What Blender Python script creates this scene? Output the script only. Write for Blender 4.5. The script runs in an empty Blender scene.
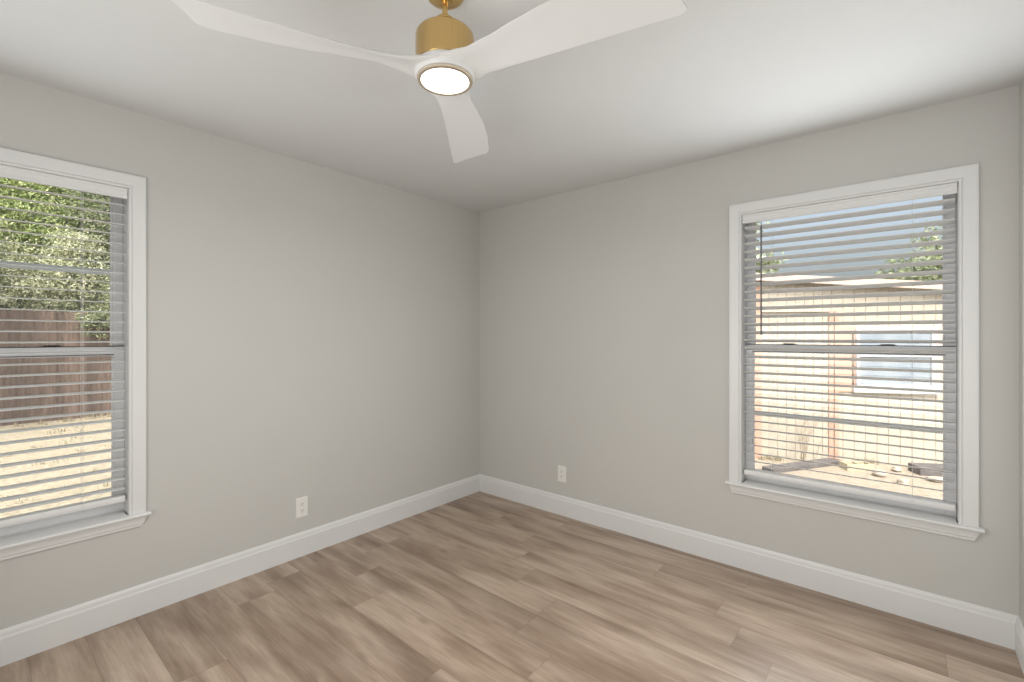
import bpy, bmesh, math, random
from mathutils import Vector, Matrix
R = math.radians
random.seed(7)
scene = bpy.context.scene
COL = scene.collection

# ------------------------------------------------------------------ camera
cam_d = bpy.data.cameras.new('camera')
cam_d.sensor_fit = 'HORIZONTAL'
cam_d.sensor_width = 36.0
cam_d.lens = 464.68 / 1024 * 36.0
cam_d.shift_y = -4.76 / 1024
cam_d.clip_start = 0.02
cam_d.clip_end = 300
cam = bpy.data.objects.new('camera', cam_d)
COL.objects.link(cam)
cam.location = (2.8435, -2.9477, 1.355)
cam.rotation_euler = (R(90), 0, R(39.98))
scene.camera = cam

# ------------------------------------------------------------------ world, sun, big lights, exposure
scene.view_settings.view_transform = 'Standard'
scene.view_settings.look = 'None'
scene.view_settings.gamma = 1.0
scene.view_settings.use_curve_mapping = False
scene.view_settings.exposure = 0.0

world = bpy.data.worlds.new('sky')
scene.world = world
world.use_nodes = True
wn = world.node_tree
bg = wn.nodes['Background']
sky = wn.nodes.new('ShaderNodeTexSky')
sky.sky_type = 'NISHITA'
sky.sun_disc = False
sky.sun_elevation = R(52)
sky.sun_rotation = R(145)
sky.air_density = 1.0
sky.dust_density = 9.0
sky.ozone_density = 1.0
hsv = wn.nodes.new('ShaderNodeHueSaturation')      # hazy, whitish summer sky
hsv.inputs['Saturation'].default_value = 0.62
hsv.inputs['Value'].default_value = 1.15
wn.links.new(sky.outputs['Color'], hsv.inputs['Color'])
wn.links.new(hsv.outputs['Color'], bg.inputs['Color'])
bg.inputs['Strength'].default_value = 0.33

sun_d = bpy.data.lights.new('sun', 'SUN')
sun_d.energy = 1.45
sun_d.angle = R(0.55)
sun_d.color = (1.0, 0.95, 0.87)
sun = bpy.data.objects.new('sun', sun_d)
COL.objects.link(sun)
sun.rotation_euler = Vector((-0.35, 0.50, -0.80)).to_track_quat('-Z', 'Y').to_euler()
sun.location = (4, -5, 8)

# added unseen fill light behind the camera, brightening the room
rear_fill_d = bpy.data.lights.new('rear_fill_light', 'AREA')
rear_fill_d.shape = 'RECTANGLE'
rear_fill_d.size = 2.0
rear_fill_d.size_y = 1.5
rear_fill_d.energy = 36
rear_fill_d.color = (1.0, 0.995, 0.985)
rear_fill = bpy.data.objects.new('rear_fill_light', rear_fill_d)
COL.objects.link(rear_fill)
rear_fill.location = (2.15, -3.60, 1.15)
rear_fill.rotation_euler = (R(112), 0, 0)      # faces +y, into the room


# added fill lights on the room side of the blinds, boosting the window daylight
for nm, loc, rz, en in (('window_fill_2', (2.585, -0.055, 1.29), 0, 19.5), ('window_fill_1', (0.055, -2.88, 1.29), 90, 8.5)):
    dl = bpy.data.lights.new(nm, 'AREA')
    dl.shape = 'RECTANGLE'
    dl.size = 0.86
    dl.size_y = 1.50
    dl.energy = en
    dl.color = (0.93, 0.97, 1.0)
    do = bpy.data.objects.new(nm, dl)
    COL.objects.link(do)
    do.location = loc
    do.rotation_euler = (R(-90), 0, R(rz))      # faces the room


# ------------------------------------------------------------------ node helpers
def new_mat(name):
    m = bpy.data.materials.new(name)
    m.use_nodes = True
    nt = m.node_tree
    return m, nt, nt.nodes['Principled BSDF']


def nd(nt, kind, **kw):
    n = nt.nodes.new(kind)
    for k, v in kw.items():
        setattr(n, k, v)
    return n


def math_n(nt, op, a, b=None, c=None):
    n = nt.nodes.new('ShaderNodeMath')
    n.operation = op
    for i, v in enumerate((a, b, c)):
        if v is None:
            continue
        if isinstance(v, (int, float)):
            n.inputs[i].default_value = v
        else:
            nt.links.new(v, n.inputs[i])
    return n.outputs[0]


def ramp(nt, fac, stops):
    n = nt.nodes.new('ShaderNodeValToRGB')
    el = n.color_ramp.elements
    while len(el) < len(stops):
        el.new(0.5)
    for e, (p, c) in zip(el, stops):
        e.position = p
        e.color = (c[0], c[1], c[2], 1)
    nt.links.new(fac, n.inputs[0])
    return n.outputs[0]


def mix(nt, fac, a, b, blend='MIX'):
    n = nt.nodes.new('ShaderNodeMix')
    n.data_type = 'RGBA'
    n.blend_type = blend
    for s, v in ((0, fac), (6, a), (7, b)):
        if isinstance(v, (int, float)):
            n.inputs[s].default_value = v
        elif isinstance(v, tuple):
            n.inputs[s].default_value = (v[0], v[1], v[2], 1)
        else:
            nt.links.new(v, n.inputs[s])
    return n.outputs[2]


def coords(nt):
    return nd(nt, 'ShaderNodeTexCoord').outputs['Object']


def noise(nt, vec, scale, detail=3, rough=0.5, out='Fac'):
    n = nd(nt, 'ShaderNodeTexNoise')
    n.inputs['Scale'].default_value = scale
    n.inputs['Detail'].default_value = detail
    n.inputs['Roughness'].default_value = rough
    nt.links.new(vec, n.inputs['Vector'])
    return n.outputs[out]


def bump(nt, bsdf, height, strength, dist):
    b = nd(nt, 'ShaderNodeBump')
    b.inputs['Strength'].default_value = strength
    b.inputs['Distance'].default_value = dist
    nt.links.new(height, b.inputs['Height'])
    nt.links.new(b.outputs[0], bsdf.inputs['Normal'])


def paint(name, col, rough=0.5, var=0.03, nscale=3.0, bump_scale=None, bump_s=0.1, bump_d=0.002, metal=0.0):
    m, nt, b = new_mat(name)
    v = coords(nt)
    f = noise(nt, v, nscale, 4)
    lo = tuple(max(0, c * (1 - var)) for c in col)
    hi = tuple(min(1, c * (1 + var)) for c in col)
    nt.links.new(ramp(nt, f, [(0.3, lo), (0.7, hi)]), b.inputs['Base Color'])
    b.inputs['Roughness'].default_value = rough
    b.inputs['Metallic'].default_value = metal
    if bump_scale:
        bump(nt, b, noise(nt, v, bump_scale, 3), bump_s, bump_d)
    return m


M = {}
M['wall'] = paint('wall_paint', (0.582, 0.572, 0.545), 0.75, 0.012, 1.5, 160, 0.10, 0.0015)
M['ceiling'] = paint('ceiling_paint', (0.67, 0.672, 0.662), 0.85, 0.012, 1.5, 120, 0.35, 0.003)
M['trim'] = paint('white_trim_paint', (0.755, 0.757, 0.75), 0.35, 0.01)
M['vinyl'] = paint('white_window_vinyl', (0.74, 0.745, 0.755), 0.4, 0.02)
M['screen'] = paint('pale_screen_frame', (0.72, 0.73, 0.75), 0.4, 0.02)
M['slat'] = paint('white_faux_wood', (0.78, 0.78, 0.77), 0.4, 0.01)
M['plate'] = paint('outlet_plastic', (0.82, 0.81, 0.78), 0.3, 0.005)
M['slot'] = paint('outlet_slot', (0.03, 0.03, 0.03), 0.6, 0.0)
M['cord'] = paint('blind_cord', (0.72, 0.72, 0.70), 0.8, 0.02)
M['wand'] = paint('wand_plastic', (0.10, 0.105, 0.11), 0.3, 0.02)
M['latch'] = paint('latch_black', (0.02, 0.02, 0.022), 0.45, 0.0)
M['blade'] = paint('blade_white', (0.72, 0.72, 0.71), 0.45, 0.008)
M['fence'] = None
M['salmon'] = paint('salmon_trim_paint', (0.50, 0.315, 0.24), 0.7, 0.08, 6)
M['cream'] = paint('cream_siding_paint', (0.45, 0.41, 0.345), 0.75, 0.05, 4)
M['fascia'] = paint('pale_pink_fascia', (0.54, 0.435, 0.39), 0.7, 0.05, 4)
M['roofing'] = paint('grey_roofing', (0.20, 0.17, 0.15), 0.9, 0.2, 30)
M['white_ext'] = paint('white_outdoor_paint', (0.45, 0.455, 0.46), 0.6, 0.03)
M['concrete'] = paint('old_concrete', (0.46, 0.41, 0.30), 0.9, 0.15, 20, 60, 0.4, 0.004)
M['dark_wood'] = paint('weathered_dark_board', (0.13, 0.12, 0.12), 0.85, 0.25, 14)
M['stone'] = paint('pale_stone', (0.42, 0.375, 0.32), 0.9, 0.25, 14)
M['twig'] = paint('dry_twig', (0.30, 0.24, 0.17), 0.9, 0.2, 20)
M['bark'] = paint('tree_bark', (0.16, 0.125, 0.09), 0.9, 0.35, 14, 30, 0.6, 0.02)


def brass():
    m, nt, b = new_mat('brushed_brass')
    v = coords(nt)
    mp = nd(nt, 'ShaderNodeMapping')
    mp.inputs['Scale'].default_value = (90, 90, 4)
    nt.links.new(v, mp.inputs[0])
    f = noise(nt, mp.outputs[0], 3, 3)
    nt.links.new(ramp(nt, f, [(0.3, (0.62, 0.425, 0.175)), (0.7, (0.68, 0.475, 0.205))]), b.inputs['Base Color'])
    b.inputs['Metallic'].default_value = 1.0
    b.inputs['Roughness'].default_value = 0.20
    return m


def lens_mat():
    m, nt, b = new_mat('lamp_lens')
    b.inputs['Base Color'].default_value = (0.9, 0.9, 0.88, 1)
    b.inputs['Emission Color'].default_value = (1.0, 0.965, 0.91, 1)
    b.inputs['Emission Strength'].default_value = 5
    return m


def glass_mat():
    m = bpy.data.materials.new('window_glass')
    m.use_nodes = True
    nt = m.node_tree
    out = nt.nodes['Material Output']
    nt.nodes.remove(nt.nodes['Principled BSDF'])
    tr = nd(nt, 'ShaderNodeBsdfTransparent')
    tr.inputs[0].default_value = (0.95, 0.97, 0.965, 1)
    gl = nd(nt, 'ShaderNodeBsdfGlossy')
    gl.inputs['Roughness'].default_value = 0.02
    fr = nd(nt, 'ShaderNodeFresnel')
    fr.inputs[0].default_value = 1.45
    mx = nd(nt, 'ShaderNodeMixShader')
    nt.links.new(fr.outputs[0], mx.inputs[0])
    nt.links.new(tr.outputs[0], mx.inputs[1])
    nt.links.new(gl.outputs[0], mx.inputs[2])
    nt.links.new(mx.outputs[0], out.inputs[0])
    return m


def floor_mat():
    m, nt, b = new_mat('oak_vinyl_planks')
    sep = nd(nt, 'ShaderNodeSeparateXYZ')
    nt.links.new(coords(nt), sep.inputs[0])
    X, Y = sep.outputs[0], sep.outputs[1]
    W, L = 0.180, 1.22
    yr = math_n(nt, 'DIVIDE', math_n(nt, 'ADD', Y, 0.06), W)
    row = math_n(nt, 'FLOOR', yr)
    fy = math_n(nt, 'FRACT', yr)
    wn1 = nd(nt, 'ShaderNodeTexWhiteNoise', noise_dimensions='1D')
    nt.links.new(row, wn1.inputs['W'])
    xr = math_n(nt, 'ADD', math_n(nt, 'DIVIDE', X, L), math_n(nt, 'MULTIPLY', wn1.outputs['Value'], 7.3))
    col = math_n(nt, 'FLOOR', xr)
    fx = math_n(nt, 'FRACT', xr)
    cid = nd(nt, 'ShaderNodeCombineXYZ')
    nt.links.new(row, cid.inputs[0])
    nt.links.new(col, cid.inputs[1])
    wn2 = nd(nt, 'ShaderNodeTexWhiteNoise', noise_dimensions='3D')
    nt.links.new(cid.outputs[0], wn2.inputs['Vector'])
    pid = wn2.outputs['Value']
    # grain coordinates, shifted for each plank
    def gvec(sx, sy):
        c = nd(nt, 'ShaderNodeCombineXYZ')
        nt.links.new(math_n(nt, 'ADD', math_n(nt, 'MULTIPLY', X, sx), math_n(nt, 'MULTIPLY', pid, 37.0)), c.inputs[0])
        nt.links.new(math_n(nt, 'MULTIPLY', Y, sy), c.inputs[1])
        nt.links.new(math_n(nt, 'MULTIPLY', pid, 11.0), c.inputs[2])
        return c.outputs[0]
    fine = noise(nt, gvec(5.0, 80.0), 1.0, 6, 0.68)
    streak = noise(nt, gvec(1.7, 11.0), 1.0, 4, 0.55)
    patch = noise(nt, gvec(1.3, 5.5), 1.0, 2, 0.5)
    base = ramp(nt, streak, [(0.22, (0.200, 0.134, 0.090)), (0.40, (0.330, 0.240, 0.174)),
                             (0.58, (0.460, 0.355, 0.272)), (0.78, (0.545, 0.440, 0.354))])
    base = mix(nt, math_n(nt, 'MULTIPLY', ramp(nt, patch, [(0.50, (0, 0, 0)), (0.72, (1, 1, 1))]), 0.55),
               base, (0.165, 0.106, 0.069))
    tone = ramp(nt, pid, [(0.0, (0.90, 0.89, 0.88)), (0.3, (0.97, 0.965, 0.96)), (0.7, (1.02, 1.02, 1.02)), (1.0, (1.07, 1.07, 1.07))])
    base = mix(nt, 1.0, base, tone, 'MULTIPLY')
    gr = ramp(nt, fine, [(0.30, (0.80, 0.79, 0.78)), (0.65, (1.07, 1.07, 1.07))])
    base = mix(nt, 0.95, base, gr, 'MULTIPLY')
    # knots
    kn = nd(nt, 'ShaderNodeTexVoronoi')
    kn.inputs['Scale'].default_value = 1.0
    nt.links.new(gvec(2.2, 5.5), kn.inputs['Vector'])
    kf = ramp(nt, kn.outputs['Distance'], [(0.02, (1, 1, 1)), (0.13, (0, 0, 0))])
    base = mix(nt, math_n(nt, 'MULTIPLY', kf, 0.55), base, (0.17, 0.11, 0.072))
    # seams
    ey = math_n(nt, 'MULTIPLY', math_n(nt, 'MINIMUM', fy, math_n(nt, 'SUBTRACT', 1.0, fy)), W)
    ex = math_n(nt, 'MULTIPLY', math_n(nt, 'MINIMUM', fx, math_n(nt, 'SUBTRACT', 1.0, fx)), L)
    e = math_n(nt, 'MINIMUM', ex, ey)
    seam = math_n(nt, 'LESS_THAN', e, 0.0011)
    base = mix(nt, math_n(nt, 'MULTIPLY', seam, 0.45), base, (0.09, 0.06, 0.042))
    nt.links.new(base, b.inputs['Base Color'])
    b.inputs['Roughness'].default_value = 0.36
    b.inputs['Specular IOR Level'].default_value = 0.6
    h = math_n(nt, 'SUBTRACT', fine, math_n(nt, 'MULTIPLY', seam, 2.0))
    bump(nt, b, h, 0.12, 0.001)
    return m


def fence_mat():
    m, nt, b = new_mat('weathered_fence_boards')
    sep = nd(nt, 'ShaderNodeSeparateXYZ')
    v = coords(nt)
    nt.links.new(v, sep.inputs[0])
    bid = math_n(nt, 'FLOOR', math_n(nt, 'DIVIDE', sep.outputs[1], 0.146))
    w = nd(nt, 'ShaderNodeTexWhiteNoise', noise_dimensions='1D')
    nt.links.new(bid, w.inputs['W'])
    mp = nd(nt, 'ShaderNodeMapping')
    mp.inputs['Scale'].default_value = (1, 14, 1.5)
    nt.links.new(v, mp.inputs[0])
    f = noise(nt, mp.outputs[0], 2.0, 4, 0.6)
    base = ramp(nt, f, [(0.3, (0.085, 0.063, 0.053)), (0.7, (0.215, 0.160, 0.135))])
    tone = ramp(nt, w.outputs['Value'], [(0, (0.75, 0.75, 0.75)), (1, (1.2, 1.17, 1.15))])
    nt.links.new(mix(nt, 1.0, base, tone, 'MULTIPLY'), b.inputs['Base Color'])
    b.inputs['Roughness'].default_value = 0.9
    return m


def ground_mat():
    m, nt, b = new_mat('dry_lawn')
    v = coords(nt)
    f1 = noise(nt, v, 1.2, 4, 0.6)
    f2 = noise(nt, v, 22, 4, 0.7)
    base = ramp(nt, f2, [(0.3, (0.25, 0.21, 0.145)), (0.55, (0.40, 0.345, 0.255)), (0.75, (0.48, 0.425, 0.34))])
    green = mix(nt, ramp(nt, f1, [(0.55, (0, 0, 0)), (0.75, (0.5, 0.5, 0.5))]), base, (0.27, 0.265, 0.16))
    sep = nd(nt, 'ShaderNodeSeparateXYZ')
    nt.links.new(v, sep.inputs[0])
    # bare sandy soil on the outbuilding's side of the house
    soil = ramp(nt, f2, [(0.3, (0.29, 0.24, 0.185)), (0.7, (0.43, 0.375, 0.305))])
    side = math_n(nt, 'MULTIPLY', math_n(nt, 'GREATER_THAN', sep.outputs[1], 0.5), math_n(nt, 'GREATER_THAN', sep.outputs[0], -1.5))
    nt.links.new(mix(nt, side, green, soil), b.inputs['Base Color'])
    b.inputs['Roughness'].default_value = 0.95
    bump(nt, b, f2, 0.6, 0.03)
    return m


def leaf_mat(name, cols):
    m, nt, b = new_mat(name)
    g = nd(nt, 'ShaderNodeNewGeometry')
    f = noise(nt, coords(nt), 2.6, 4, 0.65)
    r = math_n(nt, 'ADD', math_n(nt, 'MULTIPLY', g.outputs['Random Per Island'], 0.55), math_n(nt, 'MULTIPLY', f, 0.45))
    nt.links.new(ramp(nt, r, [(i / (len(cols) - 1) * 0.7 + 0.12, c) for i, c in enumerate(cols)]), b.inputs['Base Color'])
    b.inputs['Roughness'].default_value = 0.55
    tl = nd(nt, 'ShaderNodeBsdfTranslucent')
    src = b.inputs['Base Color'].links[0].from_socket
    nt.links.new(src, tl.inputs['Color'])
    ms = nd(nt, 'ShaderNodeMixShader')
    ms.inputs[0].default_value = 0.35
    nt.links.new(b.outputs[0], ms.inputs[1])
    nt.links.new(tl.outputs[0], ms.inputs[2])
    nt.links.new(ms.outputs[0], nt.nodes['Material Output'].inputs['Surface'])
    return m


M['brass'] = brass()
M['champagne'] = paint('champagne_metal', (0.86, 0.76, 0.62), 0.3, 0.02, 8, metal=1.0)
M['lens'] = lens_mat()
M['glass'] = glass_mat()
M['floor'] = floor_mat()
M['fence'] = fence_mat()
M['ground'] = ground_mat()
M['leaf_pale'] = leaf_mat('pale_green_leaves', [(0.144, 0.168, 0.096), (0.324, 0.360, 0.204), (0.600, 0.612, 0.432), (0.888, 0.864, 0.696)])
M['leaf_bright'] = leaf_mat('bright_green_leaves', [(0.100, 0.150, 0.050), (0.263, 0.350, 0.112), (0.500, 0.575, 0.250), (0.825, 0.825, 0.550)])
M['leaf_dark'] = leaf_mat('dark_green_leaves', [(0.062, 0.088, 0.050), (0.163, 0.200, 0.112), (0.338, 0.375, 0.213), (0.650, 0.663, 0.475)])
M['leaf_far'] = leaf_mat('far_green_leaves', [(0.22, 0.27, 0.15), (0.38, 0.43, 0.26), (0.55, 0.58, 0.42)])
M['grass'] = leaf_mat('dry_grass_blades', [(0.27, 0.225, 0.14), (0.42, 0.37, 0.26), (0.52, 0.47, 0.36)])
M['pane_ext'] = None


def ext_pane():
    m, nt, b = new_mat('outbuilding_pane')
    b.inputs['Base Color'].default_value = (0.50, 0.56, 0.62, 1)
    b.inputs['Roughness'].default_value = 0.05
    b.inputs['Specular IOR Level'].default_value = 0.8
    f = noise(nt, coords(nt), 3, 2)
    nt.links.new(ramp(nt, f, [(0.35, (0.20, 0.245, 0.30)), (0.65, (0.29, 0.33, 0.37))]), b.inputs['Base Color'])
    return m


M['pane_ext'] = ext_pane()


# ------------------------------------------------------------------ mesh builder
class MB:
    def __init__(self):
        self.v, self.f = [], []

    def add(self, verts, faces):
        o = len(self.v)
        self.v += [tuple(v) for v in verts]
        self.f += [tuple(i + o for i in f) for f in faces]

    def box(self, x0, x1, y0, y1, z0, z1, mat=None):
        vs = [(x, y, z) for z in (z0, z1) for y in (y0, y1) for x in (x0, x1)]
        if mat is not None:
            vs = [tuple(mat @ Vector(v)) for v in vs]
        self.add(vs, [(0, 2, 3, 1), (4, 5, 7, 6), (0, 1, 5, 4), (2, 6, 7, 3), (0, 4, 6, 2), (1, 3, 7, 5)])
        return self

    def loft(self, rings, closed_ring=True, caps=True):
        n = len(rings[0])
        vs = [p for r in rings for p in r]
        fs = []
        for i in range(len(rings) - 1):
            for j in range(n if closed_ring else n - 1):
                k = (j + 1) % n
                fs.append((i * n + j, i * n + k, (i + 1) * n + k, (i + 1) * n + j))
        if caps and closed_ring:
            fs.append(tuple(reversed(range(n))))
            fs.append(tuple((len(rings) - 1) * n + j for j in range(n)))
        self.add(vs, fs)
        return self

    def lathe(self, prof, center=(0, 0, 0), n=48, axis='z'):
        rings = []
        for r, h in prof:
            ring = []
            for j in range(n):
                a = 2 * math.pi * j / n
                c, s = r * math.cos(a), r * math.sin(a)
                if axis == 'z':
                    p = (c, s, h)
                elif axis == 'y':
                    p = (c, h, s)
                else:
                    p = (h, c, s)
                ring.append((p[0] + center[0], p[1] + center[1], p[2] + center[2]))
            rings.append(ring)
        return self.loft(rings)

    def tube(self, pts, rad, n=8):
        pts = [Vector(p) for p in pts]
        rads = rad if isinstance(rad, (list, tuple)) else [rad] * len(pts)
        rings = []
        for i, p in enumerate(pts):
            d = (pts[min(i + 1, len(pts) - 1)] - pts[max(i - 1, 0)]).normalized()
            u = d.cross(Vector((0.31, 0.77, 0.55)))
            if u.length < 1e-4:
                u = d.cross(Vector((1, 0, 0)))
            u.normalize()
            w = d.cross(u)
            rings.append([tuple(p + (u * math.cos(2 * math.pi * k / n) + w * math.sin(2 * math.pi * k / n)) * rads[i]) for k in range(n)])
        return self.loft(rings)

    def build(self, name, mat, parent=None, smooth=None, bevel=0.0, loc=None, rotz=None):
        me = bpy.data.meshes.new(name)
        me.from_pydata(self.v, [], self.f)
        bm = bmesh.new()
        bm.from_mesh(me)
        bmesh.ops.recalc_face_normals(bm, faces=bm.faces)
        bm.to_mesh(me)
        bm.free()
        mats = mat if isinstance(mat, (list, tuple)) else [mat]
        for x in mats:
            me.materials.append(x)
        o = bpy.data.objects.new(name, me)
        COL.objects.link(o)
        if parent:
            o.parent = parent
        if loc:
            o.location = loc
        if rotz is not None:
            o.rotation_euler = (0, 0, rotz)
        if bevel:
            b = o.modifiers.new('bevel', 'BEVEL')
            b.width = bevel
            b.segments = 2
            b.limit_method = 'ANGLE'
            b.angle_limit = R(40)
        if smooth is not None:
            for p in me.polygons:
                p.use_smooth = True
            try:
                me.set_sharp_from_angle(angle=R(smooth))
            except Exception:
                pass
        return o


def empty(name, loc=(0, 0, 0), rotz=0.0):
    e = bpy.data.objects.new(name, None)
    e.empty_display_size = 0.1
    e.location = loc
    e.rotation_euler = (0, 0, rotz)
    COL.objects.link(e)
    return e


def tag(o, label, cat, group=None, kind=None):
    o['label'] = label
    o['category'] = cat
    if group:
        o['group'] = group
    if kind:
        o['kind'] = kind
    return o


def struct(o):
    o['kind'] = 'structure'
    return o


# ------------------------------------------------------------------ room shell
W, D, H, TH = 3.233, 3.75, 2.44, 0.14     # width in x, depth in -y, ceiling height, wall thickness
G = -0.15                                 # ground outdoors
WXC, LYC = 2.585, -2.88                   # window centres along their walls
OW, OZ0, OZ1 = 0.464, 0.478, 2.108        # rough opening


def wall_with_hole(name, a0, a1, hc, transform):
    """Wall whose inner face lies at local y=0 and outer face at y=TH, one opening."""
    mb = MB()
    xs = [a0, hc - OW, hc + OW, a1]
    zs = [G - 0.05, OZ0, OZ1, H + 0.02]
    for y in (0, TH):
        for i in range(3):
            for k in range(3):
                if i == 1 and k == 1:
                    continue
                mb.add([(xs[i], y, zs[k]), (xs[i + 1], y, zs[k]), (xs[i + 1], y, zs[k + 1]), (xs[i], y, zs[k + 1])], [(0, 1, 2, 3)])
    for (p, q) in (((xs[1], zs[1]), (xs[2], zs[1])), ((xs[2], zs[1]), (xs[2], zs[2])), ((xs[2], zs[2]), (xs[1], zs[2])), ((xs[1], zs[2]), (xs[1], zs[1])),
                   ((xs[0], zs[0]), (xs[3], zs[0])), ((xs[3], zs[0]), (xs[3], zs[3])), ((xs[3], zs[3]), (xs[0], zs[3])), ((xs[0], zs[3]), (xs[0], zs[0]))):
        mb.add([(p[0], 0, p[1]), (q[0], 0, q[1]), (q[0], TH, q[1]), (p[0], TH, p[1])], [(0, 1, 2, 3)])
    mb.v = [tuple(transform(v)) for v in mb.v]
    # weld the grid so that it is one closed skin
    o = mb.build(name, M['wall'])
    bm = bmesh.new()
    bm.from_mesh(o.data)
    bmesh.ops.remove_doubles(bm, verts=bm.verts, dist=1e-5)
    bmesh.ops.recalc_face_normals(bm, faces=bm.faces)
    bm.to_mesh(o.data)
    bm.free()
    return struct(o)


wall_with_hole('wall_back', -TH, W + TH, WXC, lambda v: (v[0], v[1], v[2]))
wall_with_hole('wall_left', -D, 0, LYC, lambda v: (-v[1], v[0], v[2]))
struct(MB().box(W, W + TH, -D, 0, G - 0.05, H + 0.02).build('wall_right', M['wall']))
struct(MB().box(-TH, W + TH, -D - TH, -D, G - 0.05, H + 0.02).build('wall_rear', M['wall']))
struct(MB().box(0, W, -D, 0, -0.12, 0).build('floor', M['floor']))
struct(MB().box(-TH - 0.05, W + TH + 0.05, -D - TH - 0.05, TH + 0.05, H, H + 0.2).build('ceiling', M['ceiling']))

# baseboards: one profile swept along each wall, mitred in the corners
BP = [(0.0, 0.0), (0.0152, 0.0), (0.0152, 0.1120), (0.0118, 0.1165), (0.0110, 0.1210), (0.0110, 0.1300), (0.0088, 0.1390), (0.0045, 0.1445), (0.0, 0.1455)]


def baseboard(name, fn, l0, l1):
    # fn(along, out, z) -> world; out is subtracted at the mitred ends
    rings = [[fn(l0 + o, o, z) for o, z in BP], [fn(l1 - o, o, z) for o, z in BP]]
    return struct(MB().loft(rings).build(name, M['trim'], smooth=30))


baseboard('baseboard_left', lambda a, o, z: (o, a, z), -D, 0)
baseboard('baseboard_back', lambda a, o, z: (a, -o, z), 0, W)
baseboard('baseboard_right', lambda a, o, z: (W - o, a, z), -D, 0)
baseboard('baseboard_rear', lambda a, o, z: (a, -D + o, z), 0, W)


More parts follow.
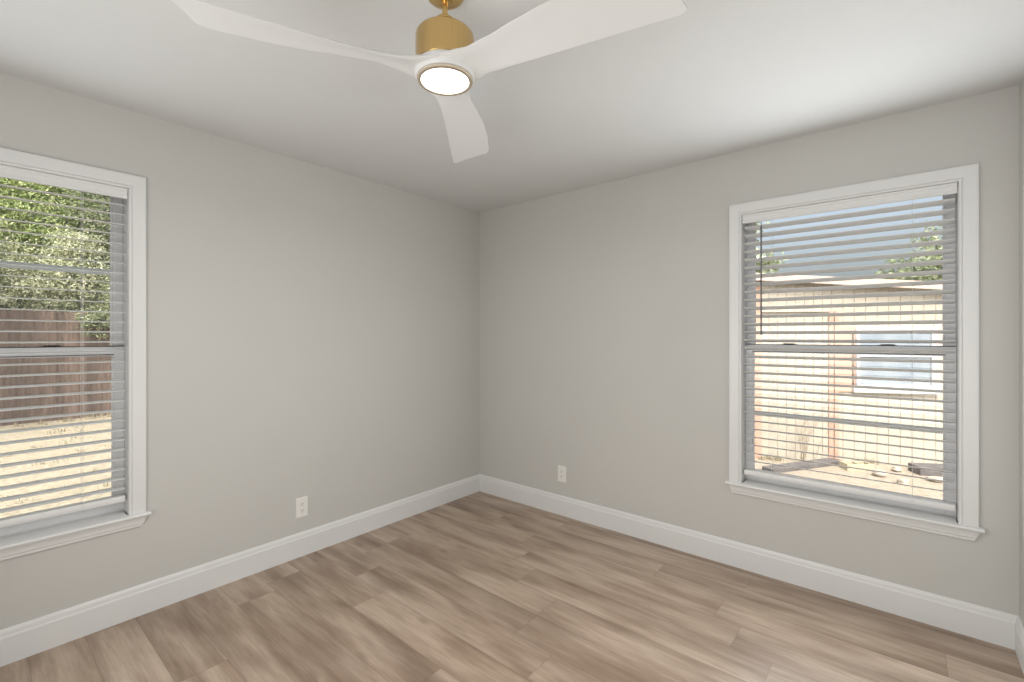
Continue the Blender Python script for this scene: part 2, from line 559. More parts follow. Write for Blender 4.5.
# ------------------------------------------------------------------ windows (local x along the wall, y outward, z up)
def make_window(name, loc, rotz, bar_z):
    root = struct(empty(name, loc, rotz))
    a, zt, zh, zb = 0.458, 2.063, 2.096, 0.50
    # casing: stepped profile (u away from the opening, v into the room) mitred at the top corners
    prof = [(0.000, 0.0), (0.000, 0.011), (0.003, 0.0135), (0.009, 0.0135), (0.012, 0.011), (0.0135, 0.016), (0.018, 0.0175),
            (0.052, 0.0200), (0.060, 0.0205), (0.0645, 0.0190), (0.066, 0.0165), (0.066, 0.0)]
    path = [(-1, zb, 0), (-1, zt, 1), (1, zt, 1), (1, zb, 0)]
    rings = [[(sx * (a + u), -v, z + t * u) for u, v in prof] for sx, z, t in path]
    MB().loft(rings).build('casing', M['trim'], root, smooth=25)
    # stool with a rounded nose and horns
    sp = [(0.085, zb), (-0.030, zb), (-0.036, zb - 0.003), (-0.039, zb - 0.009), (-0.036, zb - 0.016), (-0.030, zb - 0.019), (0.0, zb - 0.020), (0.0, zb - 0.022), (0.085, zb - 0.022)]
    mb = MB()
    mb.loft([[(-0.452, y, z) for y, z in sp], [(0.452, y, z) for y, z in sp]])
    hp = [p for p in sp if p[0] <= 0.0] + [(0.0, zb)]
    mb.loft([[(-0.54, y, z) for y, z in hp], [(-0.4521, y, z) for y, z in hp]])
    mb.loft([[(0.4521, y, z) for y, z in hp], [(0.54, y, z) for y, z in hp]])
    mb.build('stool', M['trim'], root, smooth=35)
    # apron: moulded board with returned (raked) ends
    ap = [(0.0, zb - 0.021), (-0.0205, zb - 0.021), (-0.0205, zb - 0.030), (-0.0175, zb - 0.036), (-0.0165, zb - 0.050), (-0.0125, zb - 0.057), (-0.0125, zb - 0.064), (-0.009, zb - 0.069), (0.0, zb - 0.070)]
    def ax(z):
        return 0.527 - (zb - 0.021 - z) / 0.049 * 0.020
    MB().loft([[(-ax(z), y, z) for y, z in ap], [(ax(z), y, z) for y, z in ap]]).build('apron', M['trim'], root, smooth=25)
    # jamb lining
    mb = MB()
    for s in (-1, 1):
        mb.box(*sorted((s * 0.4571, s * 0.4635)), 0.0005, TH + 0.012, zb + 0.0002, zh + 0.0115)
    mb.box(-0.4570, 0.4570, 0.0005, TH + 0.012, zh + 0.002, zh + 0.0115)
    mb.build('jamb', M['trim'], root)
    MB().box(-0.51, 0.51, 0.0855, TH + 0.05, OZ0 + 0.0005, zb + 0.006).build('outer_sill', M['trim'], root, bevel=0.003)
    # two sashes
    zm0, zm1 = 1.268, 1.305
    def sash(nm, y0, y1, z0, z1, bot, top, stile=0.038):
        o = MB()
        x = 0.4565
        o.box(-x, -x + stile, y0, y1, z0, z1)
        o.box(x - stile, x, y0, y1, z0, z1)
        o.box(-x + stile, x - stile, y0, y1, z0, z0 + bot)
        o.box(-x + stile, x - stile, y0, y1, z1 - top, z1)
        # glazing bead
        b = 0.008
        ym = (y0 + y1) / 2
        for s in (-1, 1):
            o.box(*sorted((s * (x - stile), s * (x - stile - b))), ym - 0.007, ym + 0.007, z0 + bot, z1 - top)
        o.box(-x + stile + b, x - stile - b, ym - 0.007, ym + 0.007, z0 + bot, z0 + bot + b)
        o.box(-x + stile + b, x - stile - b, ym - 0.007, ym + 0.007, z1 - top - b, z1 - top)
        s_ = o.build(nm, M['vinyl'], root, bevel=0.0015)
        MB().box(-x + stile + b - 0.003, x - stile - b + 0.003, ym - 0.002, ym + 0.002, z0 + bot + b - 0.003, z1 - top - b + 0.003).build('pane', M['glass'], s_)
        return s_
    lo = sash('lower_sash', 0.078, 0.103, zb + 0.008, zm1, 0.052, zm1 - zm0)
    up = sash('upper_sash', 0.108, 0.133, zm0 - 0.004, zh, 0.030, 0.034)
    for x in (-0.235, 0.20):
        k = MB()
        k.box(x - 0.036, x + 0.036, 0.0790, 0.1010, zm1 + 0.0034, zm1 + 0.0045)
        k.box(x - 0.024, x + 0.026, 0.0800, 0.0960, zm1 + 0.0045, zm1 + 0.0095)
        k.box(x + 0.004, x + 0.034, 0.0740, 0.0860, zm1 + 0.0045, zm1 + 0.0085)
        k.build('latch', M['latch'], lo, bevel=0.0015)
    gk = MB()
    gk.box(-0.4564, 0.4564, 0.0772, 0.1036, zm1 + 0.0001, zm1 + 0.0033)
    gk.box(-0.4180, 0.4180, 0.0772, 0.0890, zm0 - 0.0035, zm0 - 0.0001)
    gk.build('weatherstrip', M['latch'], lo)
    # outer insect screen frame with its cross bar
    s = MB()
    for sg in (-1, 1):
        s.box(*sorted((sg * 0.4565, sg * 0.436)), 0.1365, 0.1475, zb + 0.010, zh)
    s.box(-0.436, 0.436, 0.1365, 0.1475, bar_z - 0.014, bar_z + 0.014)
    s.box(-0.436, 0.436, 0.1365, 0.1475, zb + 0.010, zb + 0.034)
    s.box(-0.436, 0.436, 0.1365, 0.1475, zh - 0.022, zh)
    s.build('screen_frame', M['screen'], root, bevel=0.001)
    return root


make_window('window_1', (0, LYC, 0), R(90), 1.668)
make_window('window_2', (WXC, 0, 0), 0.0, 0.893)


# ------------------------------------------------------------------ blinds
def make_blind(loc, rotz, tilt, rail_z, wand_x, label):
    root = tag(empty('window_blind', loc, rotz), label, 'blind', 'slatted blinds')
    ys = 0.036
    # valance: crown profile
    vp = [(0.0085, 2.0625), (-0.0020, 2.0625), (-0.0045, 2.0600), (-0.0045, 2.0500), (-0.0015, 2.0460), (-0.0015, 2.0260), (-0.0045, 2.0220), (-0.0045, 2.0150), (-0.0015, 2.0120), (0.0085, 2.0120)]
    MB().loft([[(-0.4545, y, z) for y, z in vp], [(0.4545, y, z) for y, z in vp]]).build('valance', M['slat'], root, smooth=25)
    MB().box(-0.452, 0.452, 0.0105, 0.0620, 2.0340, 2.0760).build('headrail', M['slat'], root, bevel=0.002)
    # slats
    mb = MB()
    z, n = 1.9856, 0
    hw, th = 0.0252, 0.0029
    ct, st = math.cos(tilt), math.sin(tilt)
    while z > rail_z + 0.040:
        sec = []
        for (u, w) in ((-hw, -th / 4), (-hw + 0.0015, -th / 2), (0, -th / 2 + 0.0008), (hw - 0.0015, -th / 2), (hw, -th / 4), (hw, th / 4), (hw - 0.0015, th / 2), (0, th / 2 + 0.0008), (-hw + 0.0015, th / 2), (-hw, th / 4)):
            # u < 0 is the room edge; tilt > 0 lifts it
            sec.append((ys + u * ct + w * st, z - u * st + w * ct))
        mb.loft([[(-0.4485, y, zz) for y, zz in sec], [(0.4485, y, zz) for y, zz in sec]])
        z -= 0.0469
        n += 1
    mb.build('slats', M['slat'], root, smooth=35)
    # bottom rail
    rp = [(ys - 0.0250, rail_z + 0.004), (ys - 0.0225, rail_z), (ys + 0.0225, rail_z), (ys + 0.0250, rail_z + 0.004), (ys + 0.0250, rail_z + 0.024), (ys + 0.0225, rail_z + 0.028), (ys - 0.0225, rail_z + 0.028), (ys - 0.0250, rail_z + 0.024)]
    br = MB().loft([[(-0.4485, y, z) for y, z in rp], [(0.4485, y, z) for y, z in rp]]).build('bottom_rail', M['slat'], root, smooth=35)
    for x in (-0.305, 0.298):
        c = MB()
        for y in (ys - 0.0275, ys + 0.0275):
            c.tube([(x, y, rail_z + 0.010), (x, y, 2.036)], 0.0008, 6)
        zz = 1.9856
        for k in range(n):
            e = -hw * st
            c.tube([(x, ys - 0.0275, zz + hw * st * 1.0 - 0.0021), (x, ys + 0.0275, zz - hw * st * 1.0 - 0.0021)], 0.0005, 4)
            zz -= 0.0469
        c.build('ladder_cord', M['cord'], root)
        MB().lathe([(0.0052, ys - 0.0262), (0.0052, ys - 0.0250)], (x, 0, rail_z + 0.014), 12, 'y').build('cord_plug', M['cord'], br)
    w = MB()
    w.tube([(wand_x, -0.0025, 2.0105), (wand_x, -0.0060, 1.996), (wand_x, -0.0065, 1.985)], 0.0016, 6)
    w.lathe([(0.0028, 1.985), (0.0040, 1.982), (0.0040, 1.38), (0.0052, 1.376), (0.0052, 1.366), (0.003, 1.362)], (wand_x, -0.0068, 0), 6)
    w.build('tilt_wand', M['wand'], root)
    return root


make_blind((0, LYC, 0), R(90), R(-5), 0.562, -0.355, 'white slatted blind with flat open slats on the window facing the tree and fence')
make_blind((WXC, 0, 0), 0.0, R(18), 0.545, -0.355, 'white slatted blind with tilted slats on the window facing the cream outbuilding')


# ------------------------------------------------------------------ wall outlets
def make_outlet(loc, rotz, label):
    root = tag(empty('wall_outlet', loc, rotz), label, 'outlet', 'wall outlets')
    w, h = 0.0365, 0.0605
    # plate with chamfered rim (local y negative = into the room)
    rings = []
    for (ix, y) in ((0, -0.0002), (0, -0.0035), (0.0025, -0.0058), (0.006, -0.0062)):
        rings.append([(sx * (w - ix), y, sz * (h - ix)) for sx, sz in ((-1, -1), (1, -1), (1, 1), (-1, 1))])
    MB().loft(rings).build('face_plate', M['plate'], root)
    for zc in (-0.0195, 0.0195):
        sec = []
        for k in range(24):
            a = 2 * math.pi * k / 24
            x, z = 0.0172 * math.cos(a), 0.0172 * math.sin(a)
            sec.append((x, max(-0.0140, min(0.0140, z)) + zc))
        r = MB().loft([[(x, -0.0060, z) for x, z in sec], [(x, -0.0078, z) for x, z in sec]]).build('receptacle', M['plate'], root)
        s = MB()
        s.box(-0.0078, -0.0056, -0.0081, -0.0079, zc - 0.0010, zc + 0.0080)
        s.box(0.0056, 0.0078, -0.0081, -0.0079, zc + 0.0002, zc + 0.0072)
        s.lathe([(0.0026, -0.0081), (0.0026, -0.0079)], (0, 0, zc - 0.0075), 12, 'y')
        s.build('socket_slots', M['slot'], r)
    MB().lathe([(0.0028, -0.0060), (0.0028, -0.0068), (0.0016, -0.0073)], (0, 0, 0), 14, 'y').build('screw', M['plate'], root)
    return root


make_outlet((0, -1.581, 0.298), R(90), 'white wall outlet above the baseboard between window and room corner, on the left wall')
make_outlet((0.868, 0, 0.310), 0.0, 'white wall outlet low on the wall that has the right-hand window')

# ------------------------------------------------------------------ ceiling fan
FX, FY = 1.742, -1.962
fan = tag(empty('ceiling_fan', (FX, FY, 2.44)), 'white three-blade ceiling fan with brass motor housing and a round light', 'ceiling fan')


def fz(prof):
    return [(r, z - 2.44) for r, z in prof]


MB().lathe(fz([(0.062, 2.4399), (0.062, 2.431), (0.056, 2.420), (0.043, 2.411), (0.026, 2.4045), (0.012, 2.403)]), n=56).build('canopy', M['brass'], fan, smooth=40)
MB().lathe(fz([(0.0088, 2.405), (0.0088, 2.350)]), n=24).build('downrod', M['brass'], fan, smooth=40)
MB().lathe(fz([(0.010, 2.3540), (0.022, 2.3535), (0.0285, 2.3505), (0.0305, 2.3450), (0.0305, 2.3120)]), n=40).build('collar', M['brass'], fan, smooth=40)
MB().lathe(fz([(0.0300, 2.3150), (0.056, 2.3125), (0.076, 2.3085), (0.085, 2.3045), (0.0898, 2.2980), (0.0915, 2.2900), (0.0915, 2.205), (0.0895, 2.203), (0.070, 2.205)]), n=72).build('motor_housing', M['brass'], fan, smooth=40)
MB().lathe(fz([(0.050, 2.2045), (0.088, 2.2045), (0.0945, 2.199), (0.0955, 2.188), (0.093, 2.174), (0.0885, 2.1655), (0.070, 2.1645)]), n=64).build('hub', M['blade'], fan, smooth=50)
ring = MB().lathe(fz([(0.076, 2.1640), (0.0860, 2.1635), (0.0872, 2.1600), (0.0862, 2.1560), (0.0830, 2.1545), (0.0775, 2.1545), (0.0750, 2.1560), (0.0745, 2.1600)]), n=72).build('light_ring', M['champagne'], fan, smooth=40)
ring['label'] = 'thin pale gold ring around the light'
MB().lathe(fz([(0.0744, 2.1610), (0.0744, 2.1580), (0.060, 2.1568), (0.030, 2.1562), (0.004, 2.1560)]), n=64).build('light_lens', M['lens'], fan, smooth=40)


ld = bpy.data.lights.new('fan_lamp', 'AREA')
ld.shape = 'DISK'
ld.size = 0.14
ld.energy = 12.5
ld.color = (1.0, 0.975, 0.935)
lo_ = bpy.data.objects.new('fan_lamp', ld)
COL.objects.link(lo_)
lo_.parent = fan
lo_.location = (0, 0, 2.1535 - 2.44)


def interp(tab, x):
    for (x0, y0), (x1, y1) in zip(tab, tab[1:]):
        if x <= x1:
            t = max(0, (x - x0) / (x1 - x0))
            t = t * t * (3 - 2 * t) * 0.5 + t * 0.5
            return y0 + (y1 - y0) * t
    return tab[-1][1]


CCW = [(0.04, 0.092), (0.08, 0.070), (0.13, 0.053), (0.20, 0.049), (0.30, 0.054), (0.40, 0.062), (0.50, 0.070), (0.60, 0.078), (0.72, 0.088)]
CWE = [(0.04, -0.092), (0.08, -0.074), (0.13, -0.058), (0.20, -0.056), (0.30, -0.071), (0.40, -0.085), (0.50, -0.090), (0.60, -0.086), (0.72, -0.076)]
ZCC = [(0.04, 2.183), (0.10, 2.176), (0.20, 2.166), (0.32, 2.163), (0.50, 2.163), (0.72, 2.163)]
ZCW = [(0.04, 2.186), (0.10, 2.190), (0.20, 2.200), (0.32, 2.202), (0.50, 2.198), (0.72, 2.192)]


def make_blade(ang):
    NS, NT = 44, 14
    top, bot = [], []
    for i in range(NS + 1):
        s = i / NS
        rt_, rb_ = [], []
        for j in range(NT + 1):
            t = j / NT                       # 0 = clockwise edge, 1 = counter-clockwise edge
            tipr = 0.665 + 0.052 * t
            e = min(t, 1 - t)
            tipr -= 0.020 * max(0, 1 - e / 0.09) ** 2
            r = 0.045 + (tipr - 0.045) * s
            c = interp(CWE, r) + (interp(CCW, r) - interp(CWE, r)) * t
            z = interp(ZCW, r) + (interp(ZCC, r) - interp(ZCW, r)) * t
            z += 0.010 * (1 - (2 * t - 1) ** 2) * (1 - 0.5 * s)      # cambered section
            thick = (0.020 * (1 - s) ** 3 + 0.0062) * math.sqrt(max(0.04, 1 - (2 * t - 1) ** 4)) * (1.0 if s < 0.985 else 0.55)
            ca, sa = math.cos(ang), math.sin(ang)
            x, y = r * ca - c * sa, r * sa + c * ca
            rt_.append((x, y, z + thick / 2 - 2.44))
            rb_.append((x, y, z - thick / 2 - 2.44))
        top.append(rt_)
        bot.append(rb_)
    rings = [t + list(reversed(b)) for t, b in zip(top, bot)]
    return MB().loft(rings).build('blade', M['blade'], fan, smooth=60)


for a in (8, 128, 245):
    make_blade(R(a))

# ------------------------------------------------------------------ outdoors: ground
gm = MB()
GX0, GX1, GY0, GY1 = -26, 18, -18, 22
gx = [GX0, -TH, W + TH, GX1]
gy = [GY0, -D - TH, TH, GY1]
for i in range(3):
    for j in range(3):
        if i == 1 and j == 1:
            continue
        gm.box(gx[i], gx[i + 1], gy[j], gy[j + 1], G - 0.3, G)
ground = struct(gm.build('ground', M['ground']))


# ------------------------------------------------------------------ fence
fence = tag(empty('wooden_fence', (-8.75, -2, G)), 'weathered brown board fence standing behind the dry lawn under the tree', 'fence')
rng = random.Random(3)
fb = MB()
y = -11.0
while y < 8.0:
    h = 1.96 + rng.uniform(-0.012, 0.012)
    dx = rng.uniform(-0.003, 0.003)
    x0, x1 = dx, dx + 0.018
    fb.loft([[(x0, y + 2, 0.0), (x1, y + 2, 0.0), (x1, y + 2.1445, 0.0), (x0, y + 2.1445, 0.0)],
             [(x0, y + 2, h - 0.03), (x1, y + 2, h - 0.03), (x1, y + 2.1445, h - 0.03), (x0, y + 2.1445, h - 0.03)],
             [(x0, y + 2.03, h), (x1, y + 2.03, h), (x1, y + 2.115, h), (x0, y + 2.115, h)]])
    y += 0.146
fb.build('board_panel', M['fence'], fence)
for z in (0.35, 1.05, 1.70):
    MB().box(-0.045, -0.004, -9.0, 10.1, z, z + 0.09).build('rail', M['fence'], fence)
for k in range(9):
    yy = -8.9 + k * 2.4
    MB().box(-0.135, -0.046, yy, yy + 0.09, 0.0, 1.90).build('post', M['fence'], fence)


# ------------------------------------------------------------------ trees
def make_tree(name, loc, trunk_h, blobs, leaf, n, size, label, seed, trunk_r=0.14, group=None):
    rg = random.Random(seed)
    root = tag(empty(name, loc), label, 'tree', group)
    t = MB()
    pts = [(0, 0, 0), (0.04, 0.03, trunk_h * 0.4), (-0.03, 0.06, trunk_h)]
    t.tube(pts, [trunk_r * 1.25, trunk_r, trunk_r * 0.75], 10)
    for (bx, by, bz, br) in blobs:
        p0 = Vector((-0.03, 0.06, trunk_h * 0.98))
        p2 = Vector((bx, by, bz))
        p1 = (p0 + p2) / 2 + Vector((0, 0, 0.25 * br))
        t.tube([p0 - Vector((0, 0, 0.15)), p0, p1, p2], [trunk_r * 0.6, trunk_r * 0.5, trunk_r * 0.35, trunk_r * 0.12], 7)
        for q in range(5):
            d = Vector((rg.gauss(0, 1), rg.gauss(0, 1), rg.gauss(0, 0.7))).normalized() * br * 0.85
            t.tube([p1.lerp(p2, 0.6), p2 + d * 0.5, p2 + d], [trunk_r * 0.2, trunk_r * 0.1, trunk_r * 0.04], 5)
    t.build('trunk', M['bark'], root, smooth=60)
    c = MB()
    tot = sum(b[3] ** 2 for b in blobs)
    for (bx, by, bz, br) in blobs:
        k = int(n * br ** 2 / tot)
        ncl = max(8, int(k / 28))
        cl = []
        for _ in range(ncl):
            d = Vector((rg.gauss(0, 1), rg.gauss(0, 1), rg.gauss(0, 1))).normalized()
            cl.append((d * br * rg.uniform(0.45, 1.05), rg.uniform(0.16, 0.30) * br))
        for _ in range(k):
            cc, cr = rg.choice(cl)
            p = Vector((bx, by, bz)) + cc + Vector((rg.gauss(0, 1), rg.gauss(0, 1), rg.gauss(0, 0.7))) * cr * 0.6
            nrm = (cc.normalized() + Vector((rg.gauss(0, .7), rg.gauss(0, .7), rg.gauss(0.4, .7)))).normalized()
            u = nrm.cross(Vector((rg.gauss(0, 1), rg.gauss(0, 1), rg.gauss(0, 1)))).normalized()
            w = nrm.cross(u)
            L = size * rg.uniform(0.6, 1.35)
            Wd = L * 0.42
            c.add([p - u * L / 2, p + w * Wd / 2 + nrm * L * 0.06, p + u * L / 2, p - w * Wd / 2 + nrm * L * 0.06], [(0, 1, 2), (0, 2, 3)])
    me = bpy.data.meshes.new('foliage')
    me.from_pydata(c.v, [], c.f)
    me.materials.append(M[leaf])
    o = bpy.data.objects.new('foliage', me)
    COL.objects.link(o)
    o.parent = root
    return root


TG = 'trees beyond the board fence'
make_tree('tree', (-11.6, -2.6, G), 2.6,
          [(0.3, 0.0, 3.7, 1.15), (0.2, 1.1, 3.9, 1.10), (0.1, -1.1, 3.9, 1.1), (0.2, 0.5, 5.0, 1.2), (0.0, -0.8, 5.2, 1.1)],
          'leaf_bright', 60000, 0.075, 'light green leafy tree rising behind the pale shrub beyond the fence', 11)
make_tree('shrub', (-9.75, -2.2, G), 1.5,
          [(0.0, 0.0, 2.45, 0.75), (0.05, 0.85, 2.55, 0.68), (0.0, -0.9, 2.5, 0.75), (0.25, 0.4, 2.05, 0.38), (0.3, -0.35, 2.05, 0.40), (0.1, -0.75, 3.1, 0.6), (0.0, 0.75, 3.2, 0.45)],
          'leaf_pale', 46000, 0.060, 'pale grey-green bushy shrub showing just above the board fence', 15, 0.07)
make_tree('tree', (-11.4, 0.3, G), 2.1,
          [(0.5, -1.1, 2.9, 0.95), (0.3, 0.2, 3.1, 1.0), (0.6, -0.9, 4.2, 1.05), (0.4, 0.2, 4.9, 1.1), (2.1, -0.95, 2.45, 0.48), (2.90, -1.55, 1.75, 0.33), (2.75, -1.15, 2.15, 0.38)],
          'leaf_dark', 62000, 0.065, 'darker green tree whose low branch hangs over the fence, right of the light green tree', 12)
make_tree('tree', (-7.75, -4.75, G), 2.1,  # out-of-view tree, added to throw dappled shade on the fence
          [(0.0, 0.4, 3.3, 1.05), (-0.3, 1.1, 3.5, 0.75), (0.2, -0.7, 3.5, 1.0)],
          'leaf_pale', 9000, 0.10, 'pale leafy tree added out of view to shade the board fence', 13)


# ------------------------------------------------------------------ outbuilding seen through the right window
SO = Vector((2.3699, 3.9125, 0))
SA = R(30)
shed = tag(empty('outbuilding', (SO.x, SO.y, G), SA), 'cream grooved-panel outbuilding with salmon trim and a white window outside', 'outbuilding')
# local: x along the wall, y outward from us (into the building), z above ground
S0, S1, SD = -1.06, 3.2, 2.4


def sh(sx):
    return 2.245 - 0.075 * (sx - S0)      # eave height falls gently to the right



def grooved_wall():
    mb = MB()
    xs = [S0]
    x = S0 + 0.055
    while x < S1 - 0.05:
        xs += [x, x + 0.009]
        x += 0.100 if x < -0.3 else 0.122
    xs.append(S1)
    pts = []
    for i, xv in enumerate(xs):
        if i == 0 or i == len(xs) - 1:
            pts.append((xv, 0.0))
        elif i % 2 == 1:
            pts += [(xv, 0.0), (xv + 0.001, 0.007)]
        else:
            pts += [(xv - 0.001, 0.007), (xv, 0.0)]
    vs = [(a, b, 0.0) for a, b in pts] + [(a, b, sh(a) - 0.02) for a, b in pts]
    n = len(pts)
    mb.add(vs, [(i, i + 1, n + i + 1, n + i) for i in range(n - 1)])
    return mb


grooved_wall().build('siding', M['cream'], shed)
a_, b_ = S0 + 0.002, S1 - 0.002
MB().loft([[(x, 0.015, 0.0), (x, SD, 0.0), (x, SD, sh(x) - 0.022), (x, 0.015, sh(x) - 0.022)] for x in (a_, b_)]).build('shell', M['cream'], shed)
# shallow roof and a deep fascia board along the eave
a_, b_ = S0 - 0.12, S1 + 0.12
MB().loft([[(x, -0.10, sh(x) - 0.018), (x, SD + 0.1, sh(x) + 0.03), (x, SD + 0.1, sh(x) + 0.07), (x, -0.10, sh(x) + 0.022)] for x in (a_, b_)]).build('roof', M['roofing'], shed)
MB().loft([[(x, -0.118, sh(x) - 0.062), (x, -0.101, sh(x) - 0.062), (x, -0.101, sh(x) + 0.026), (x, -0.118, sh(x) + 0.026)] for x in (a_, b_)]).build('fascia', M['fascia'], shed)
MB().box(S0 - 0.006, S0 + 0.075, -0.016, -0.0005, 0.0, 2.16).build('corner_board', M['salmon'], shed, bevel=0.002)
for x0, x1 in ((-0.235, -0.185), (-0.175, -0.125)):
    MB().box(x0, x1, -0.020, -0.0005, 0.0, 1.81).build('trim_board', M['salmon'], shed, bevel=0.002)
MB().box(S0 + 0.076, -0.237, -0.024, -0.0005, 1.800, 1.822).build('drip_edge', M['fascia'], shed, bevel=0.002)
# window
zw0, zw1 = 0.90, 1.60
MB().box(-0.124, 0.055, -0.014, -0.0005, zw0 - 0.06, zw1 + 0.03).build('side_panel', M['salmon'], shed, bevel=0.002)
MB().box(0.875, 1.000, -0.014, -0.0005, zw0 - 0.02, zw1 + 0.06).build('side_panel', M['fascia'], shed, bevel=0.002)
wf = MB()
wf.box(0.056, 0.090, -0.030, -0.0005, zw0, zw1)
wf.box(0.840, 0.874, -0.030, -0.0005, zw0, zw1)
wf.box(0.090, 0.840, -0.030, -0.0005, zw1 - 0.034, zw1)
wf.box(0.090, 0.840, -0.030, -0.0005, zw0, zw0 + 0.034)
wf.box(0.090, 0.840, -0.026, -0.0005, 1.262, 1.292)
win = wf.build('window', M['white_ext'], shed)
win['label'] = 'white framed window'
MB().box(0.090, 0.840, -0.012, -0.006, zw0 + 0.034, zw1 - 0.034).build('pane', M['pane_ext'], win)
MB().box(0.02, 0.92, -0.050, -0.0005, zw0 - 0.065, zw0 - 0.001).build('sill', M['white_ext'], win, bevel=0.003)
MB().box(0.015, 0.035, -0.024, -0.0145, zw0 - 0.04, zw1 - 0.04).build('shutter_post', M['bark'], shed)


def shed_at(x, yv):
    c, s = math.cos(SA), math.sin(SA)
    return SO.x + x * c - yv * s, SO.y + x * s + yv * c


# trees behind the outbuilding
make_tree('tree', (4.2, 12.2, G), 2.0, [(0, 0, 3.1, 1.2), (1.1, 0.3, 2.9, 1.0), (-0.9, 0.2, 2.8, 0.9)], 'leaf_far', 7000, 0.17,
          'pale tree showing above the outbuilding roof, at the right', 21)
make_tree('tree', (-1.4, 11.4, G), 2.2, [(0, 0, 3.4, 1.2), (0.9, 0.1, 3.2, 0.9), (-1.0, 0.2, 3.4, 1.1), (0.1, 0.2, 4.6, 1.0)], 'leaf_far', 8000, 0.17,
          'taller pale tree showing above the left end of the outbuilding roof', 22)
make_tree('tree', (8.2, 12.0, G), 2.2, [(0, 0, 3.2, 1.3), (1.1, 0.1, 3.2, 1.0), (-1.0, 0.2, 3.0, 1.0)], 'leaf_far', 6000, 0.18,
          'pale tree behind the far right end of the outbuilding', 23)

# bits lying on the bare ground in front of the outbuilding
pl = MB().box(-0.55, 0.55, -0.075, 0.075, 0.0, 0.045)  # low flat dark box on the bare soil
tag(pl.build('slab', M['dark_wood'], loc=(1.98, 3.30, G), rotz=R(60), bevel=0.004), 'dark flat plank lying on the bare ground outside', 'slab')
bx = MB().box(-0.20, 0.20, -0.10, 0.10, 0.0, 0.09)
tag(bx.build('board', M['dark_wood'], loc=(3.12, 3.92, G), rotz=R(30), bevel=0.004), 'thick short dark board lying by the outbuilding wall', 'board')
cb = MB()
cb.box(-0.14, 0.14, -0.075, -0.052, 0, 0.075).box(-0.14, 0.14, 0.052, 0.075, 0, 0.075)
for x in (-0.14, -0.0115, 0.117):
    cb.box(x, x + 0.023, -0.052, 0.052, 0, 0.075)
tag(cb.build('concrete_block', M['concrete'], loc=(2.45, 3.58, G), rotz=R(35)), 'sandy coloured hollow concrete block on the bare ground outside', 'block')


def make_rock(loc, r, seed, label, mat='stone'):
    rg = random.Random(seed)
    bm = bmesh.new()
    bmesh.ops.create_icosphere(bm, subdivisions=3, radius=r)
    ph = [rg.uniform(0, 6) for _ in range(6)]
    for v in bm.verts:
        d = v.co.normalized()
        k = 1 + 0.16 * math.sin(3 * d.x + ph[0]) + 0.13 * math.sin(4 * d.y + ph[1]) + 0.10 * math.sin(5 * d.z + ph[2]) + 0.06 * math.sin(9 * d.x + 7 * d.y + ph[3])
        v.co = Vector((d.x * k * 1.25, d.y * k, d.z * k * 0.62)) * r
    zmin = min(v.co.z for v in bm.verts)
    for v in bm.verts:
        v.co.z -= zmin + 0.12 * r
    me = bpy.data.meshes.new('rock')
    bm.to_mesh(me)
    bm.free()
    me.materials.append(M[mat])
    o = bpy.data.objects.new('rock', me)
    COL.objects.link(o)
    o.location = loc
    return tag(o, label, 'rock', 'stones on the bare ground')


make_rock((2.85, 3.23, G), 0.045, 1, 'small brown stone nearest the window, on bare ground outside')
make_rock((3.11, 3.54, G), 0.050, 2, 'rounded stone in front of the short dark board')
make_rock((2.66, 3.42, G), 0.055, 3, 'larger pale stone beside the hollow concrete block')
make_rock((2.80, 3.76, G), 0.040, 4, 'pale stone between concrete block and dark board')

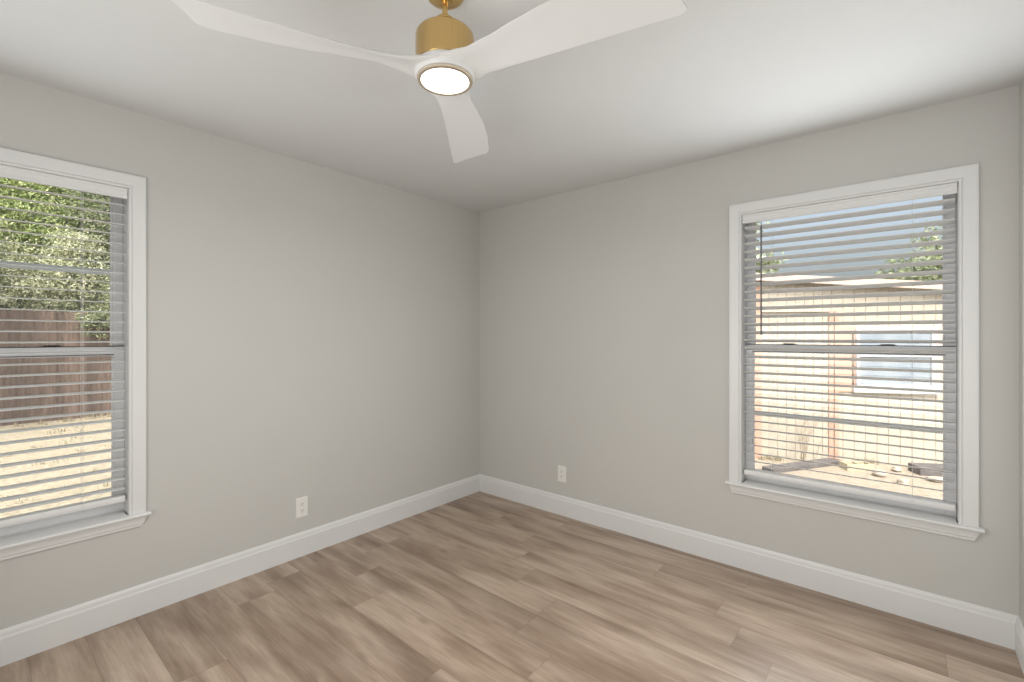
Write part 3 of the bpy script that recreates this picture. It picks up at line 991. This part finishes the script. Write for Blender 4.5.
# leafless shrub against the siding and weeds at its foot
rg = random.Random(31)
sb = MB()
for k in range(9):
    p = Vector((rg.uniform(-0.05, 0.05), rg.uniform(-0.03, 0.03), -0.01))
    d = Vector((rg.uniform(-0.35, 0.35), rg.uniform(-0.12, 0.12), 1.0))
    pts = [p]
    L = rg.uniform(0.5, 0.95)
    for q in range(6):
        d += Vector((rg.gauss(0, 0.12), rg.gauss(0, 0.06), 0))
        pts.append(pts[-1] + d.normalized() * L / 6)
    sb.tube(pts, [0.004 * (1 - 0.14 * i) for i in range(7)], 5)
    for q in (2, 3, 4, 5):
        e = Vector((rg.uniform(-1, 1), rg.uniform(-0.3, 0.3), 0.7)).normalized()
        sb.tube([pts[q], pts[q] + e * 0.07, pts[q] + e * 0.13 + Vector((0, 0, 0.03))], [0.0022, 0.0016, 0.001], 4)
sx, sy = shed_at(-0.58, -0.24)
tag(sb.build('bare_shrub', M['twig'], loc=(sx, sy, G)), 'leafless twiggy shrub in front of the cream siding', 'shrub')


def tuft(mb, x, yv, z, rg, n, h, spread):
    for _ in range(n):
        a = rg.uniform(0, 6.283)
        r = rg.uniform(0, spread)
        p = Vector((x + r * math.cos(a), yv + r * math.sin(a), z - 0.005))
        b = rg.uniform(0, 6.283)
        lean = Vector((math.cos(b), math.sin(b), 0)) * rg.uniform(0.1, 0.6)
        side = Vector((-math.sin(b), math.cos(b), 0)) * 0.004
        hh = h * rg.uniform(0.5, 1.2)
        m_ = p + (Vector((0, 0, 0.6)) + lean * 0.4) * hh
        e = p + (Vector((0, 0, 1.0)) + lean) * hh
        mb.add([p - side, p + side, m_ + side * 0.7, m_ - side * 0.7, e], [(0, 1, 2, 3), (3, 2, 4)])


gr = MB()
rg = random.Random(41)
for _ in range(260):
    x_ = rg.uniform(-8.6, -3.2)
    y_ = rg.uniform(-7.5, 1.5)
    tuft(gr, x_, y_, G, rg, 14, 0.05, 0.09)
for _ in range(150):
    tuft(gr, -8.62 + rg.uniform(0, 0.22), rg.uniform(-8.5, 4), G, rg, 16, 0.10, 0.08)
tag(gr.build('dry_grass', M['grass']), 'pale dry grass on the lawn in front of the board fence', 'grass', kind='stuff')
gw = MB()
for _ in range(26):
    x_, y_ = shed_at(rg.choice((rg.uniform(-1.0, -0.75), rg.uniform(0.05, 0.28))), rg.uniform(-0.10, -0.04))
    tuft(gw, x_, y_, G, rg, 10, 0.07, 0.05)
tag(gw.build('weeds', M['grass']), 'dry weeds along the foot of the cream outbuilding', 'weeds', kind='stuff')
